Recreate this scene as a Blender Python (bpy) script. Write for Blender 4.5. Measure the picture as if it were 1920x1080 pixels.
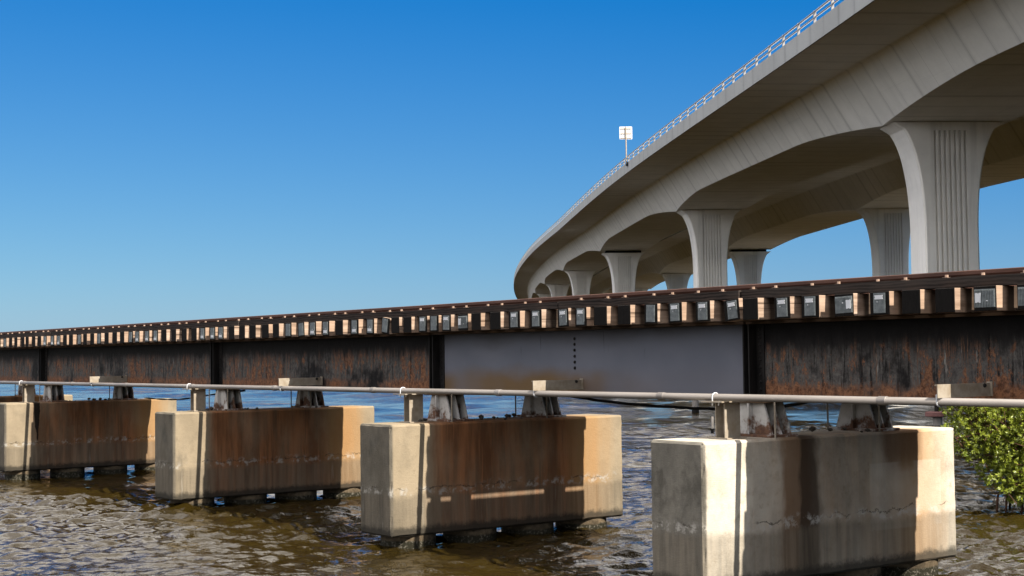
import bpy, bmesh, math, random
import numpy as np
from mathutils import Vector, Matrix
random.seed(7); np.random.seed(7)
SC = bpy.context.scene
COL = SC.collection
for o in list(bpy.data.objects): bpy.data.objects.remove(o)

# ------------------------------------------------------------------ camera, sky, sun
Z0 = 2.70                      # camera height above the water
F_PX, PSI, TH, ROLL = 2846.07, .62925, .04458, -.012956
fwd = Vector((-math.cos(PSI), math.sin(PSI), 0)); rgt = Vector((math.sin(PSI), math.cos(PSI), 0)); up = Vector((0, 0, 1))
Fv = fwd*math.cos(TH) + up*math.sin(TH); Uv = up*math.cos(TH) - fwd*math.sin(TH)
Rv = rgt*math.cos(ROLL) + Uv*math.sin(ROLL); U2 = Uv*math.cos(ROLL) - rgt*math.sin(ROLL)
cd = bpy.data.cameras.new('camera'); cam = bpy.data.objects.new('camera', cd); COL.objects.link(cam)
cam.matrix_world = Matrix(((Rv.x, U2.x, -Fv.x, 0), (Rv.y, U2.y, -Fv.y, 0), (Rv.z, U2.z, -Fv.z, Z0), (0, 0, 0, 1)))
cd.sensor_width = 36; cd.lens = F_PX/1920*36; cd.clip_start = .1; cd.clip_end = 20000
SC.camera = cam

EL, AZ = math.radians(42.5), math.radians(2.9)      # azimuth measured from +X (along the railway) towards +Y
sun_to = Vector((math.cos(EL)*math.cos(AZ), math.cos(EL)*math.sin(AZ), math.sin(EL)))
wd = bpy.data.worlds.new('World'); SC.world = wd; wd.use_nodes = True
nt = wd.node_tree; nt.nodes.clear()
sky = nt.nodes.new('ShaderNodeTexSky'); sky.sky_type = 'NISHITA'; sky.sun_disc = False
sky.sun_elevation = EL; sky.sun_rotation = math.pi/2 - AZ; sky.air_density = 1.0; sky.dust_density = .25; sky.ozone_density = 2.2
SKM = .74
# colour grade of the clear sky (deep blue, as exposed in the photo)
def wn(t, **kw):
    n = nt.nodes.new(t)
    for k, v in kw.items(): setattr(n, k, v)
    return n
L = nt.links.new
sub = wn('ShaderNodeVectorMath', operation='SUBTRACT'); L(sky.outputs[0], sub.inputs[0]); sub.inputs[1].default_value = (2.0, .35, 0)
mx = wn('ShaderNodeVectorMath', operation='MAXIMUM'); L(sub.outputs[0], mx.inputs[0]); mx.inputs[1].default_value = (.02, .1, .1)
mu = wn('ShaderNodeVectorMath', operation='MULTIPLY'); L(mx.outputs[0], mu.inputs[0]); mu.inputs[1].default_value = (.50*SKM, .62*SKM, 1.0*SKM)
sp = wn('ShaderNodeSeparateXYZ'); L(mu.outputs[0], sp.inputs[0]); pb = wn('ShaderNodeMath', operation='POWER'); L(sp.outputs[2], pb.inputs[0]); pb.inputs[1].default_value = .5
mb_ = wn('ShaderNodeMath', operation='MULTIPLY'); L(pb.outputs[0], mb_.inputs[0]); mb_.inputs[1].default_value = 2.52*SKM**.5
cb = wn('ShaderNodeCombineXYZ'); L(sp.outputs[0], cb.inputs[0]); L(sp.outputs[1], cb.inputs[1]); L(mb_.outputs[0], cb.inputs[2])
# bright cirrus added above the view, unseen, as fill light for shaded concrete
tcw = wn('ShaderNodeTexCoord'); sx = wn('ShaderNodeSeparateXYZ'); L(tcw.outputs['Generated'], sx.inputs[0])
el_ = wn('ShaderNodeMapRange', interpolation_type='SMOOTHSTEP'); L(sx.outputs[2], el_.inputs[0])
el_.inputs[1].default_value = math.sin(math.radians(17)); el_.inputs[2].default_value = math.sin(math.radians(33))
# low bright bank added out of view to the left, more fill light
dl = wn('ShaderNodeVectorMath', operation='DOT_PRODUCT'); L(tcw.outputs['Generated'], dl.inputs[0]); dl.inputs[1].default_value = (0, -1, 0)
da = wn('ShaderNodeMapRange', interpolation_type='SMOOTHSTEP'); L(dl.outputs['Value'], da.inputs[0]); da.inputs[1].default_value = .12; da.inputs[2].default_value = .5
e2 = wn('ShaderNodeMapRange', interpolation_type='SMOOTHSTEP'); L(sx.outputs[2], e2.inputs[0]); e2.inputs[1].default_value = -.03; e2.inputs[2].default_value = .05
lb = wn('ShaderNodeMath', operation='MULTIPLY'); L(da.outputs[0], lb.inputs[0]); L(e2.outputs[0], lb.inputs[1])
eb = wn('ShaderNodeMath', operation='MAXIMUM'); L(el_.outputs[0], eb.inputs[0]); L(lb.outputs[0], eb.inputs[1])
mpw = wn('ShaderNodeMapping'); mpw.inputs['Scale'].default_value = (2.2, 5., 3.); mpw.inputs['Rotation'].default_value = (0, 0, .5); L(tcw.outputs['Generated'], mpw.inputs[0])
nz = wn('ShaderNodeTexNoise'); nz.inputs['Scale'].default_value = 1.6; nz.inputs['Detail'].default_value = 6; L(mpw.outputs[0], nz.inputs['Vector'])
cl = wn('ShaderNodeMapRange', interpolation_type='SMOOTHSTEP'); L(nz.outputs['Fac'], cl.inputs[0]); cl.inputs[1].default_value = .32; cl.inputs[2].default_value = .62
dx = wn('ShaderNodeVectorMath', operation='DOT_PRODUCT'); L(tcw.outputs['Generated'], dx.inputs[0]); dx.inputs[1].default_value = (1, 0, 0)
dk = wn('ShaderNodeMapRange', interpolation_type='SMOOTHSTEP'); L(dx.outputs['Value'], dk.inputs[0]); dk.inputs[1].default_value = .85; dk.inputs[2].default_value = .25; dk.inputs[3].default_value = .65; dk.inputs[4].default_value = 1.
c2 = wn('ShaderNodeMath', operation='MULTIPLY'); L(cl.outputs[0], c2.inputs[0]); L(dk.outputs[0], c2.inputs[1])
cf = wn('ShaderNodeMath', operation='MULTIPLY'); L(eb.outputs[0], cf.inputs[0]); L(c2.outputs[0], cf.inputs[1])
cm = wn('ShaderNodeMix', data_type='RGBA'); L(cf.outputs[0], cm.inputs[0]); L(cb.outputs[0], cm.inputs[6]); cm.inputs[7].default_value = (24.5, 23.3, 21.6, 1)
bg = wn('ShaderNodeBackground'); bg.inputs['Strength'].default_value = .05
wo = wn('ShaderNodeOutputWorld')
L(cm.outputs[2], bg.inputs[0]); L(bg.outputs[0], wo.inputs[0])
sd = bpy.data.lights.new('sun', 'SUN'); sd.energy = 4.6; sd.angle = math.radians(.5); sd.color = (1, .925, .81)
sun = bpy.data.objects.new('sun', sd); COL.objects.link(sun); sun.rotation_euler = sun_to.to_track_quat('Z', 'Y').to_euler()
SC.view_settings.view_transform = 'Standard'; SC.view_settings.look = 'None'
SC.view_settings.exposure = 1.5; SC.view_settings.gamma = 1.0
SC.render.engine = 'CYCLES'
SC.cycles.max_bounces = 8; SC.cycles.diffuse_bounces = 4; SC.cycles.glossy_bounces = 3
SC.cycles.caustics_reflective = False; SC.cycles.caustics_refractive = False

# ------------------------------------------------------------------ helpers
def wp(lat, dep, z):           # point from ground distances ahead / to the right of the viewpoint and height above eye level
    v = fwd*dep + rgt*lat
    return Vector((v.x, v.y, z))

class MB:
    """collects geometry (z measured from eye level), links it as ONE mesh object"""
    def __init__(s): s.v = []; s.f = []; s.uv = None
    def add(s, vs, fs):
        b = len(s.v); s.v += [tuple(p) for p in vs]; s.f += [tuple(b+i for i in f) for f in fs]; return s
    def box(s, x0, x1, y0, y1, z0, z1):
        return s.add([(x0,y0,z0),(x1,y0,z0),(x1,y1,z0),(x0,y1,z0),(x0,y0,z1),(x1,y0,z1),(x1,y1,z1),(x0,y1,z1)],
                     [(0,3,2,1),(4,5,6,7),(0,1,5,4),(1,2,6,5),(2,3,7,6),(3,0,4,7)])
    def prism_y(s, poly, y0, y1):     # polygon in x,z (counter-clockwise seen from -Y)
        n = len(poly)
        vs = [(x, y0, z) for x, z in poly] + [(x, y1, z) for x, z in poly]
        fs = [tuple(range(n)), tuple(range(2*n-1, n-1, -1))] + [(i, i+n, (i+1) % n+n, (i+1) % n) for i in range(n)]
        return s.add(vs, fs)
    def prism_x(s, poly, x0, x1):     # polygon in y,z
        n = len(poly)
        vs = [(x0, y, z) for y, z in poly] + [(x1, y, z) for y, z in poly]
        fs = [tuple(range(n-1, -1, -1)), tuple(range(n, 2*n))] + [(i, (i+1) % n, (i+1) % n+n, i+n) for i in range(n)]
        return s.add(vs, fs)
    def tube(s, pts, r, n=12, cap=True):
        pts = [Vector(p) for p in pts]; rr = r if isinstance(r, (list, tuple)) else [r]*len(pts)
        rings = []
        for i, p in enumerate(pts):
            t = (pts[min(i+1, len(pts)-1)] - pts[max(i-1, 0)]).normalized()
            a = Vector((0, 0, 1)) if abs(t.z) < .9 else Vector((1, 0, 0))
            e1 = t.cross(a).normalized(); e2 = t.cross(e1)
            rings.append([p + (e1*math.cos(2*math.pi*k/n) + e2*math.sin(2*math.pi*k/n))*rr[i] for k in range(n)])
        b = len(s.v)
        for ring in rings: s.v += [tuple(p) for p in ring]
        for i in range(len(rings)-1):
            for k in range(n):
                s.f.append((b+i*n+k, b+(i+1)*n+k, b+(i+1)*n+(k+1) % n, b+i*n+(k+1) % n))
        if cap:
            s.f.append(tuple(b+k for k in range(n))); s.f.append(tuple(b+(len(rings)-1)*n+k for k in range(n-1, -1, -1)))
        return s
    def dome(s, c, axis, r, h, n=10):   # rivet / bolt head
        c = Vector(c); ax = Vector(axis).normalized()
        a = Vector((0, 0, 1)) if abs(ax.z) < .9 else Vector((1, 0, 0))
        e1 = ax.cross(a).normalized(); e2 = ax.cross(e1); b = len(s.v)
        for rad, hh in ((1, 0), (.8, .6), (.45, .93)):
            for k in range(n):
                q = c + (e1*math.cos(2*math.pi*k/n)+e2*math.sin(2*math.pi*k/n))*r*rad + ax*h*hh; s.v.append(tuple(q))
        s.v.append(tuple(c+ax*h)); t = len(s.v)-1
        for j in range(2):
            for k in range(n): s.f.append((b+j*n+k, b+j*n+(k+1) % n, b+(j+1)*n+(k+1) % n, b+(j+1)*n+k))
        for k in range(n): s.f.append((b+2*n+k, b+2*n+(k+1) % n, t))
        return s
    def build(s, name, mat, parent=None, base=None, smooth=False, bevel=0, uv=None, seg=2):
        off = Vector(base) if base is not None else (Vector(parent['_b']) if parent is not None else Vector((0, 0, 0)))
        me = bpy.data.meshes.new(name)
        me.from_pydata([(x-off.x, y-off.y, z-off.z) for x, y, z in s.v], [], s.f); me.validate()
        bm = bmesh.new(); bm.from_mesh(me); bmesh.ops.recalc_face_normals(bm, faces=bm.faces); bm.to_mesh(me); bm.free()
        if smooth: me.shade_smooth()
        me.materials.append(mat)
        o = bpy.data.objects.new(name, me); COL.objects.link(o)
        if parent is not None: o.parent = parent
        else: o.location = (off.x, off.y, off.z+Z0)
        if bevel:
            m = o.modifiers.new('bevel', 'BEVEL'); m.width = bevel; m.segments = seg; m.limit_method = 'ANGLE'
        return o

def tag(o, label=None, cat=None, group=None, kind=None):
    for k, v in (('label', label), ('category', cat), ('group', group), ('kind', kind)):
        if v: o[k] = v
    return o
def thing(name, base, label, cat, group=None):
    o = bpy.data.objects.new(name, None); COL.objects.link(o); o.empty_display_size = .2
    o.location = (base[0], base[1], base[2]+Z0); o['_b'] = [float(c) for c in base]
    return tag(o, label, cat, group)
def copy_thing(src, delta, label=None):
    r = src.copy(); COL.objects.link(r); r.location = src.location + Vector(delta)
    if label: r['label'] = label
    for ch in list(src.children):
        c = ch.copy(); COL.objects.link(c); c.parent = r
        for g in list(ch.children):
            d = g.copy(); COL.objects.link(d); d.parent = c
    return r

# ------------------------------------------------------------------ materials
class M:
    def __init__(s, name, rough=.8, metal=0., k=.56):
        s.k = k
        s.m = bpy.data.materials.new(name); s.m.use_nodes = True; s.t = s.m.node_tree
        s.b = s.t.nodes['Principled BSDF']; s.b.inputs['Roughness'].default_value = rough; s.b.inputs['Metallic'].default_value = metal
        s.b.inputs['Specular IOR Level'].default_value = .1 if rough > .5 else .5
        s.tc = s.t.nodes.new('ShaderNodeTexCoord'); s.oi = s.t.nodes.new('ShaderNodeObjectInfo')
        s.w = s.math('MULTIPLY', s.oi.outputs['Random'], 60.)
    def _in(s, sock, v):
        if v is None: return
        if isinstance(v, bpy.types.NodeSocket): s.t.links.new(v, sock)
        else: sock.default_value = (*v, 1) if isinstance(v, (tuple, list)) and len(v) == 3 and sock.type == 'RGBA' else v
    def math(s, op, a, b=None, c=None, clamp=False):
        n = s.t.nodes.new('ShaderNodeMath'); n.operation = op; n.use_clamp = clamp
        for i, v in enumerate((a, b, c)): s._in(n.inputs[i], v)
        return n.outputs[0]
    def map(s, src, scale=(1, 1, 1)):
        n = s.t.nodes.new('ShaderNodeMapping'); n.inputs['Scale'].default_value = scale; s.t.links.new(src, n.inputs['Vector']); return n.outputs[0]
    def noise(s, scale=1., detail=5., rough=.6, st=(1, 1, 1), src=None, off=0., dist=0.):
        n = s.t.nodes.new('ShaderNodeTexNoise'); n.noise_dimensions = '4D'
        s._in(n.inputs['Vector'], s.map(src if src is not None else s.tc.outputs['Object'], st))
        s._in(n.inputs['W'], s.math('ADD', s.w, off)); n.inputs['Scale'].default_value = scale; n.inputs['Detail'].default_value = detail
        n.inputs['Roughness'].default_value = rough; n.inputs['Distortion'].default_value = dist
        return n.outputs['Fac']
    def ramp(s, v, a, b, lo=0., hi=1.):
        n = s.t.nodes.new('ShaderNodeMapRange'); n.interpolation_type = 'SMOOTHSTEP'
        s._in(n.inputs[0], v); n.inputs[1].default_value = a; n.inputs[2].default_value = b; n.inputs[3].default_value = lo; n.inputs[4].default_value = hi
        return n.outputs[0]
    def mix(s, f, a, b, mode='MIX'):
        n = s.t.nodes.new('ShaderNodeMix'); n.data_type = 'RGBA'; n.blend_type = mode
        s._in(n.inputs[0], f); s._in(n.inputs[6], a); s._in(n.inputs[7], b); return n.outputs[2]
    def xyz(s, src=None):
        n = s.t.nodes.new('ShaderNodeSeparateXYZ'); s.t.links.new(src if src is not None else s.tc.outputs['Object'], n.inputs[0]); return n.outputs
    def mul(s, *a):
        r = a[0]
        for b in a[1:]: r = s.math('MULTIPLY', r, b)
        return r
    def col(s, c):
        s._in(s.b.inputs['Base Color'], c if s.k == 1 else s.mix(1., c, (s.k,)*3, 'MULTIPLY')); return s
    def rgh(s, v): s._in(s.b.inputs['Roughness'], v); return s
    def bump(s, h, strength=.3, dist=.02):
        n = s.t.nodes.new('ShaderNodeBump'); n.inputs['Strength'].default_value = strength; n.inputs['Distance'].default_value = dist
        s._in(n.inputs['Height'], h); s.t.links.new(n.outputs[0], s.b.inputs['Normal']); return s

def simple(name, a, b, rough=.7, metal=0., scale=6., st=(1, 1, 1), bump=.2):
    m = M(name, rough, metal); n = m.noise(scale, 6, .65, st); m.col(m.mix(m.ramp(n, .3, .7), a, b)); m.bump(n, bump, .01); return m.m

def pier_concrete(name, paint, rust, rust_amt, streak=0., drip=0.):
    m = M(name, .88, k=.72 if streak else .56); x, y, z = m.xyz()[:3]
    n1 = m.noise(1.6, 6, .65); n2 = m.noise(9, 5, .7); ns = m.noise(5, 4, .6, (1, 1, .12), off=3.); nf = m.noise(45, 3, .6, off=9.)
    c = m.mix(m.ramp(n1, .35, .7), paint, tuple(p*.74 for p in paint))
    c = m.mix(m.ramp(n2, .5, .75, 0, .45), c, (.23, .18, .12))
    c = m.mix(m.ramp(m.noise(2.2, 5, .7, (1, 1, .5), off=31.), .55, .75, 0, .55), c, (.14, .125, .10))
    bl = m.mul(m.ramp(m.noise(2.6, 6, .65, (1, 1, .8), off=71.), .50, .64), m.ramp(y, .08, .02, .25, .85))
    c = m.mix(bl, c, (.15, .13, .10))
    c = m.mix(m.mul(m.ramp(y, .06, .02), .82), c, m.mix(m.ramp(m.noise(3, 6, .7, (1, 1, .5), off=111.), .35, .65), (.13, .12, .10) if streak else (.17, .155, .128), (.06, .057, .049) if streak else (.085, .08, .068)))  # end face darkened: its shade is painted into the weathered concrete
    # rust washed down from the track above
    yw = m.math('ADD', y, m.math('MULTIPLY', m.math('SUBTRACT', ns, .5), .55))
    band = m.mul(m.ramp(yw, .5, .85), m.ramp(yw, 3.85, 3.2))
    patch = m.ramp(m.noise(1.3, 5, .6, (1, 1, .45), off=15.), .30, .62, .45, 1.)
    face = m.ramp(x, -.2, .3, .5, 1.)
    rc = m.mix(m.ramp(ns, .34, .62), rust, tuple(r*.42 for r in rust))
    v2 = m.noise(13, 4, .65, (1, 1, .035), off=103.); rc = m.mix(m.mul(m.ramp(v2, .55, .66), .6), rc, tuple(r*.3 for r in rust)); rc = m.mix(m.mul(m.ramp(v2, .42, .34), .35), rc, tuple(min(1, r*1.5) for r in rust))
    c = m.mix(m.mul(band, patch, face, rust_amt), c, rc)
    fringe = m.mul(m.ramp(yw, 2.9, 3.4), m.ramp(yw, 4.15, 3.6), face, .6)
    c = m.mix(fringe, c, (.46, .25, .09))
    if streak:
        d = m.math('ADD', y, m.math('MULTIPLY', m.math('SUBTRACT', m.noise(3, 4, .6, (1, 1, .35), off=40.), .5), .35))
        k1 = m.mul(m.ramp(d, 1.12, 1.25), m.ramp(d, 1.75, 1.58), face)
        c = m.mix(m.mul(k1, .8), c, (.16, .085, .04))
        k2 = m.mul(m.ramp(d, 1.42, 1.5), m.ramp(d, 1.85, 1.72), face)
        c = m.mix(m.mul(k2, .85), c, (.045, .03, .02))
        k3 = m.mul(m.ramp(d, 2.8, 3.0), m.ramp(d, 3.7, 3.45), m.ramp(z, .9, 1.35), face)
        c = m.mix(m.mul(k3, .75), c, (.12, .055, .02))
        pt = m.mul(m.ramp(y, 2.62, 2.64), m.ramp(y, 3.92, 3.9), m.ramp(z, .42, .44), m.ramp(z, 1.22, 1.2), m.ramp(m.noise(2., 3, .5, off=52.), .35, .5, 0., .28))
        c = m.mix(pt, c, (.62, .57, .50))
    if drip:
        dw = m.math('ADD', y, m.math('MULTIPLY', m.math('SUBTRACT', m.noise(9, 3, .6, (1, 1, .25), off=91.), .5), .11))
        wd_ = m.ramp(z, .62, 1.5, .016, .068)
        dd = m.math('ABSOLUTE', m.math('SUBTRACT', dw, drip))
        c = m.mix(m.mul(m.math('LESS_THAN', dd, wd_), m.ramp(z, .66, .74), face, .93), c, (.012, .010, .009))
    # tide zone with runs, crack at its upper edge
    zw = m.math('ADD', z, m.math('MULTIPLY', m.math('SUBTRACT', m.noise(2.4, 6, .7, off=21.), .5), .28))
    low = m.ramp(zw, .62, .50)
    run = m.noise(11, 4, .6, (1, 1, .05), off=27.)
    c = m.mix(m.mul(low, .55), c, m.mix(m.ramp(run, .35, .65), (.23, .19, .14), (.10, .085, .065)))
    c = m.mix(m.mul(low, m.ramp(run, .64, .72), m.ramp(z, .62, .3), .55), c, (.50, .46, .40))
    eff = m.mul(m.ramp(zw, .55, .60), m.ramp(zw, .74, .62), m.ramp(n2, .48, .62))
    c = m.mix(m.mul(eff, .7), c, (.52, .49, .44))
    zc = m.math('ADD', z, m.math('MULTIPLY', m.math('SUBTRACT', m.noise(5, 6, .75, off=33.), .5), .30))
    crack = m.mul(m.ramp(m.math('ABSOLUTE', m.math('SUBTRACT', zc, .66)), .009, .002), m.ramp(m.noise(1.7, 4, .6, off=81.), .47, .56))
    c = m.mix(m.mul(crack, .8), c, (.05, .04, .03))
    zb = m.math('ADD', z, m.math('MULTIPLY', m.math('SUBTRACT', m.noise(7, 6, .75, off=44.), .5), .22))
    c = m.mix(m.mul(m.ramp(zb, .17, .07), .85), c, (.035, .032, .026))
    pits = m.ramp(nf, .70, .76); c = m.mix(m.mul(pits, .7), c, (.09, .07, .05))
    bs = m.noise(120, 2, .5, (.12, .12, 1), off=60.)
    m.col(c); m.bump(m.math('ADD', m.mul(n2, .5), m.math('ADD', m.mul(nf, .35), m.math('ADD', m.mul(crack, -1.), m.mul(bs, .25)))), .45, .02)
    return m.m

def girder_rust(name, dark=1.):
    m = M(name, .72); x, y, z = m.xyz()[:3]
    st = m.noise(3.2, 7, .7, (1.8, 1.6, .16)); pt = m.noise(.8, 6, .7, (1, 1, .8), off=7.); fine = m.noise(9, 10, .8, (1.2, 1, .42), off=13.)
    vst = m.noise(11, 6, .75, (1.6, 1, .09), off=53.); mot = m.noise(22, 6, .75, off=61.)
    c = m.mix(m.ramp(st, .35, .7), (.006, .0055, .006), (.030, .027, .027))
    low = m.ramp(m.math('ADD', z, m.math('MULTIPLY', m.math('SUBTRACT', st, .5), .8)), .66, .38)
    gp = m.mul(low, m.ramp(pt, .40, .50), m.ramp(vst, .38, .47))
    c = m.mix(m.mul(gp, .85), c, m.mix(m.ramp(mot, .35, .65), (.19, .178, .168), (.085, .078, .074)))
    rustc = m.mix(m.ramp(mot, .38, .62), (.11, .046, .023), (.36, .165, .085))
    fl = m.mul(low, m.ramp(m.math('ADD', fine, m.math('MULTIPLY', m.math('SUBTRACT', pt, .5), .75)), .535, .57))
    c = m.mix(m.mul(fl, .92), c, rustc)
    vs = m.mul(m.ramp(z, .70, .48), m.ramp(vst, .575, .62), m.ramp(pt, .36, .5))
    c = m.mix(m.mul(vs, .75), c, m.mix(m.ramp(mot, .4, .6), (.13, .058, .03), (.27, .15, .085)))
    ws = m.mul(m.ramp(m.noise(6, 5, .7, (1.5, 1, .2), off=23.), .63, .67), m.ramp(z, .60, .42), m.ramp(z, .10, .22))
    c = m.mix(m.mul(ws, .85), c, (.34, .33, .31))
    bl = m.mul(m.ramp(vst, .50, .42), m.ramp(fine, .52, .44), .7); c = m.mix(bl, c, (.007, .006, .006))
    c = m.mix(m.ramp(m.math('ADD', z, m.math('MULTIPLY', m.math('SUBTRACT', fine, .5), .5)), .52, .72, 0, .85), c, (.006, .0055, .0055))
    bot = m.mul(m.ramp(m.math('ADD', z, m.math('MULTIPLY', m.math('SUBTRACT', fine, .5), .35)), .17, .07), m.ramp(pt, .40, .52))
    c = m.mix(m.mul(bot, .9), c, rustc)
    m.col(c); m.bump(m.math('ADD', fine, m.mul(mot, .4)), .6, .012); return m.m

def girder_grey():
    m = M('grey girder paint', .55); x, y, z = m.xyz()[:3]
    a = m.noise(.9, 4, .5, (1, 1, 1.4)); b = m.noise(2.0, 4, .6, (1, 1, .3), off=8.)
    c = m.mix(m.ramp(a, .3, .7), (.165, .178, .225), (.205, .215, .265))
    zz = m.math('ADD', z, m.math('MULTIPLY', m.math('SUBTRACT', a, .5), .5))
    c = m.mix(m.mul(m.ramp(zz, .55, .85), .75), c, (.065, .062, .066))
    c = m.mix(m.mul(m.ramp(zz, .38, .12), m.ramp(m.noise(.55, 2, .4, (1, 1, .2), off=28.), .40, .62, .1, 1.), .85), c, (.20, .11, .025))
    rn = m.mul(m.ramp(m.noise(7, 3, .6, (1.4, 1, .12), off=18.), .64, .70), m.ramp(z, .4, .75))
    c = m.mix(m.mul(rn, .8), c, (.03, .028, .028))
    m.col(c); m.bump(m.noise(30, 4, .7), .08, .004); return m.m

def timber(name, side, end, yl):
    m = M(name, .85); x, y, z = m.xyz()[:3]
    g = m.noise(14, 6, .7, (1, .06, 1)); k = m.noise(3, 5, .6, (1, .25, 1), off=5.)
    c = m.mix(m.ramp(g, .3, .7), side, tuple(s*.6 for s in side))
    c = m.mix(m.ramp(k, .5, .75, 0, .5), c, (.12, .065, .035))
    v = m.ramp(m.oi.outputs['Random'], 0, 1, 0, .55)
    c = m.mix(v, c, m.mix(m.ramp(g, .35, .65), (.68, .55, .45), (.26, .17, .12)))
    sp = m.ramp(m.noise(7, 3, .5, (1, .05, 2.5), off=21.), .62, .66); c = m.mix(m.mul(sp, .75), c, (.06, .035, .02))
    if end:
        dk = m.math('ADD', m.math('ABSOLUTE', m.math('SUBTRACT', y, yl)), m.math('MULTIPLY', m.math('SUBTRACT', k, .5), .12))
        c = m.mix(m.ramp(dk, yl-.13, yl-.19, 0, .85), c, (.022, .015, .011))  # inward of the ends, shade behind the guard timber painted into the wood
        e = m.noise(18, 5, .7, off=11.)
        ce = m.mix(m.ramp(e, .35, .65), end, tuple(s*.5 for s in end))
        c = m.mix(m.ramp(m.math('ABSOLUTE', m.math('SUBTRACT', y, yl)), yl-.012, yl-.004), c, ce)
    m.col(c); m.bump(g, .5, .01); return m.m

def guard_wood():
    m = M('weathered guard timber', .85)
    d = m.noise(.9, 3, .5, (.5, 1, 2), off=3.)
    s = m.t.nodes.new('ShaderNodeTexWave'); s.wave_type = 'BANDS'; s.bands_direction = 'Z'
    m._in(s.inputs['Vector'], m.map(m.tc.outputs['Object'], (.25, 1, 1))); s.inputs['Scale'].default_value = 9; s.inputs['Distortion'].default_value = 9; s.inputs['Detail'].default_value = 4; s.inputs['Detail Scale'].default_value = .7
    g = m.noise(10, 6, .7, (.1, 1, 1)); c = m.mix(s.outputs['Fac'], (.010, .008, .0075), (.055, .043, .038))
    c = m.mix(m.ramp(g, .4, .7, 0, .7), c, (.05, .036, .03)); c = m.mix(m.ramp(d, .5, .7, 0, .6), c, (.10, .085, .075))
    m.col(c); m.bump(g, .6, .01); return m.m

def bridge_concrete(name, base, uv=True):
    m = M(name, .85, k=1); src = m.tc.outputs['UV'] if uv else m.tc.outputs['Object']
    n = m.noise(.35, 6, .65, src=src); f = m.noise(3.5, 5, .7, src=src, off=5.)
    c = m.mix(m.ramp(n, .3, .7), base, tuple(b*.88 for b in base))
    if uv:
        u, v, _ = m.xyz(src)
        fr = m.math('FRACT', m.math('DIVIDE', u, 3.0)); e = m.math('ABSOLUTE', m.math('SUBTRACT', fr, .5))
        st = m.noise(.55, 3, .6, (1, .05, 1), src=src, off=9.)
        c = m.mix(m.mul(m.ramp(e, .34, .5), m.ramp(st, .40, .64), .5), c, tuple(b*.5 for b in base))
        c = m.mix(m.mul(m.ramp(e, .490, .498), .7), c, tuple(b*.42 for b in base))
        tr = m.noise(2.2, 4, .6, (.04, 1.5, 1), src=src, off=19.)
        c = m.mix(m.ramp(tr, .55, .75, 0, .15), c, tuple(b*.55 for b in base))
        s2 = m.noise(1.6, 4, .6, (1, .04, 1), src=src, off=29.)
        c = m.mix(m.ramp(s2, .55, .75, 0, .2), c, tuple(b*.55 for b in base))
    else:
        vs = m.noise(.9, 4, .65, (1, 1, .06), off=39.); c = m.mix(m.ramp(vs, .50, .72, 0, .45), c, tuple(b*.5 for b in base))
        ls = m.noise(.5, 3, .6, (.05, .05, 1), off=49.); c = m.mix(m.ramp(ls, .55, .7, 0, .2), c, tuple(b*.6 for b in base))
    m.col(c); m.bump(m.math('ADD', n, m.mul(f, .4)), .15, .05); return m.m

def water_mat():
    m = M('brown river water', .02); m.b.inputs['IOR'].default_value = 1.33
    pos = m.t.nodes.new('ShaderNodeNewGeometry').outputs['Position']
    n = m.noise(.02, 4, .6, src=pos); c = m.mix(m.ramp(n, .3, .7), (.030, .0195, .0036), (.023, .0155, .0032)); m.col(c)
    a = m.noise(3.4, 5, .6, (1, 1, 1), src=pos, off=3.); b = m.noise(.7, 3, .55, src=pos, off=7.)
    g = m.ramp(m.noise(.10, 4, .6, (1, 1, 1), src=pos, off=17.), .35, .65, .25, 1.3)
    m.bump(m.mul(g, m.math('ADD', m.mul(a, .30), b)), .85, .22)
    return m.m

def bearing_paint():
    m = M('rusted bearing paint', .7); x, y, z = m.xyz()[:3]; n = m.noise(5, 5, .65); f = m.noise(18, 4, .7, off=4.)
    c = m.mix(m.ramp(n, .3, .7), (.85, .82, .78), (.60, .57, .53))
    r = m.ramp(m.math('ADD', n, m.math('MULTIPLY', z, -.75)), .36, .50)
    c = m.mix(m.mul(r, .92), c, m.mix(m.ramp(f, .4, .6), (.12, .045, .02), (.23, .10, .045)))
    m.col(c); m.bump(f, .3, .006); return m.m

MAT = {}
MAT['water'] = water_mat()
MAT['pier_brown'] = pier_concrete('stained pier concrete', (.395, .32, .22), (.42, .165, .062), .92)
MAT['pier_pale'] = pier_concrete('pale pier concrete', (.66, .60, .50), (.36, .20, .095), .55, 1.)
MAT['pier_drip'] = pier_concrete('stained pier concrete with tar drip', (.395, .32, .22), (.42, .165, .062), .92, 0., .745)
def pile_mat():
    m = M('pile concrete', .85); x, y, z = m.xyz()[:3]; n = m.noise(6, 5, .7); f = m.noise(28, 4, .7, off=3.)
    c = m.mix(m.ramp(n, .35, .65), (.20, .15, .095), (.075, .058, .038))
    zz = m.math('ADD', z, m.math('MULTIPLY', m.math('SUBTRACT', n, .5), .12))
    wet = m.ramp(zz, -.06, -.10); c = m.mix(wet, c, m.mix(m.ramp(f, .52, .62), (.028, .026, .016), (.17, .155, .125)))
    m.col(c); m.bump(f, .6, .02); return m.m
MAT['pile'] = pile_mat()
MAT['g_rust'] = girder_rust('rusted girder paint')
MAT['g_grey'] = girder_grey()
MAT['black_steel'] = simple('black painted steel', (.009, .0085, .009), (.028, .025, .024), .6, 0, 5., (1, 1, .3))
MAT['flange'] = simple('flange brown steel', (.14, .085, .05), (.05, .036, .028), .75, 0, 4., (.6, 1, 1))
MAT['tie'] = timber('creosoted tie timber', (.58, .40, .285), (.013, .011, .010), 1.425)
MAT['guard'] = guard_wood()
MAT['rail'] = simple('rail rust steel', (.17, .085, .062), (.10, .052, .04), .55, 0, 8., (.2, 1, 1), .1)
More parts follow.
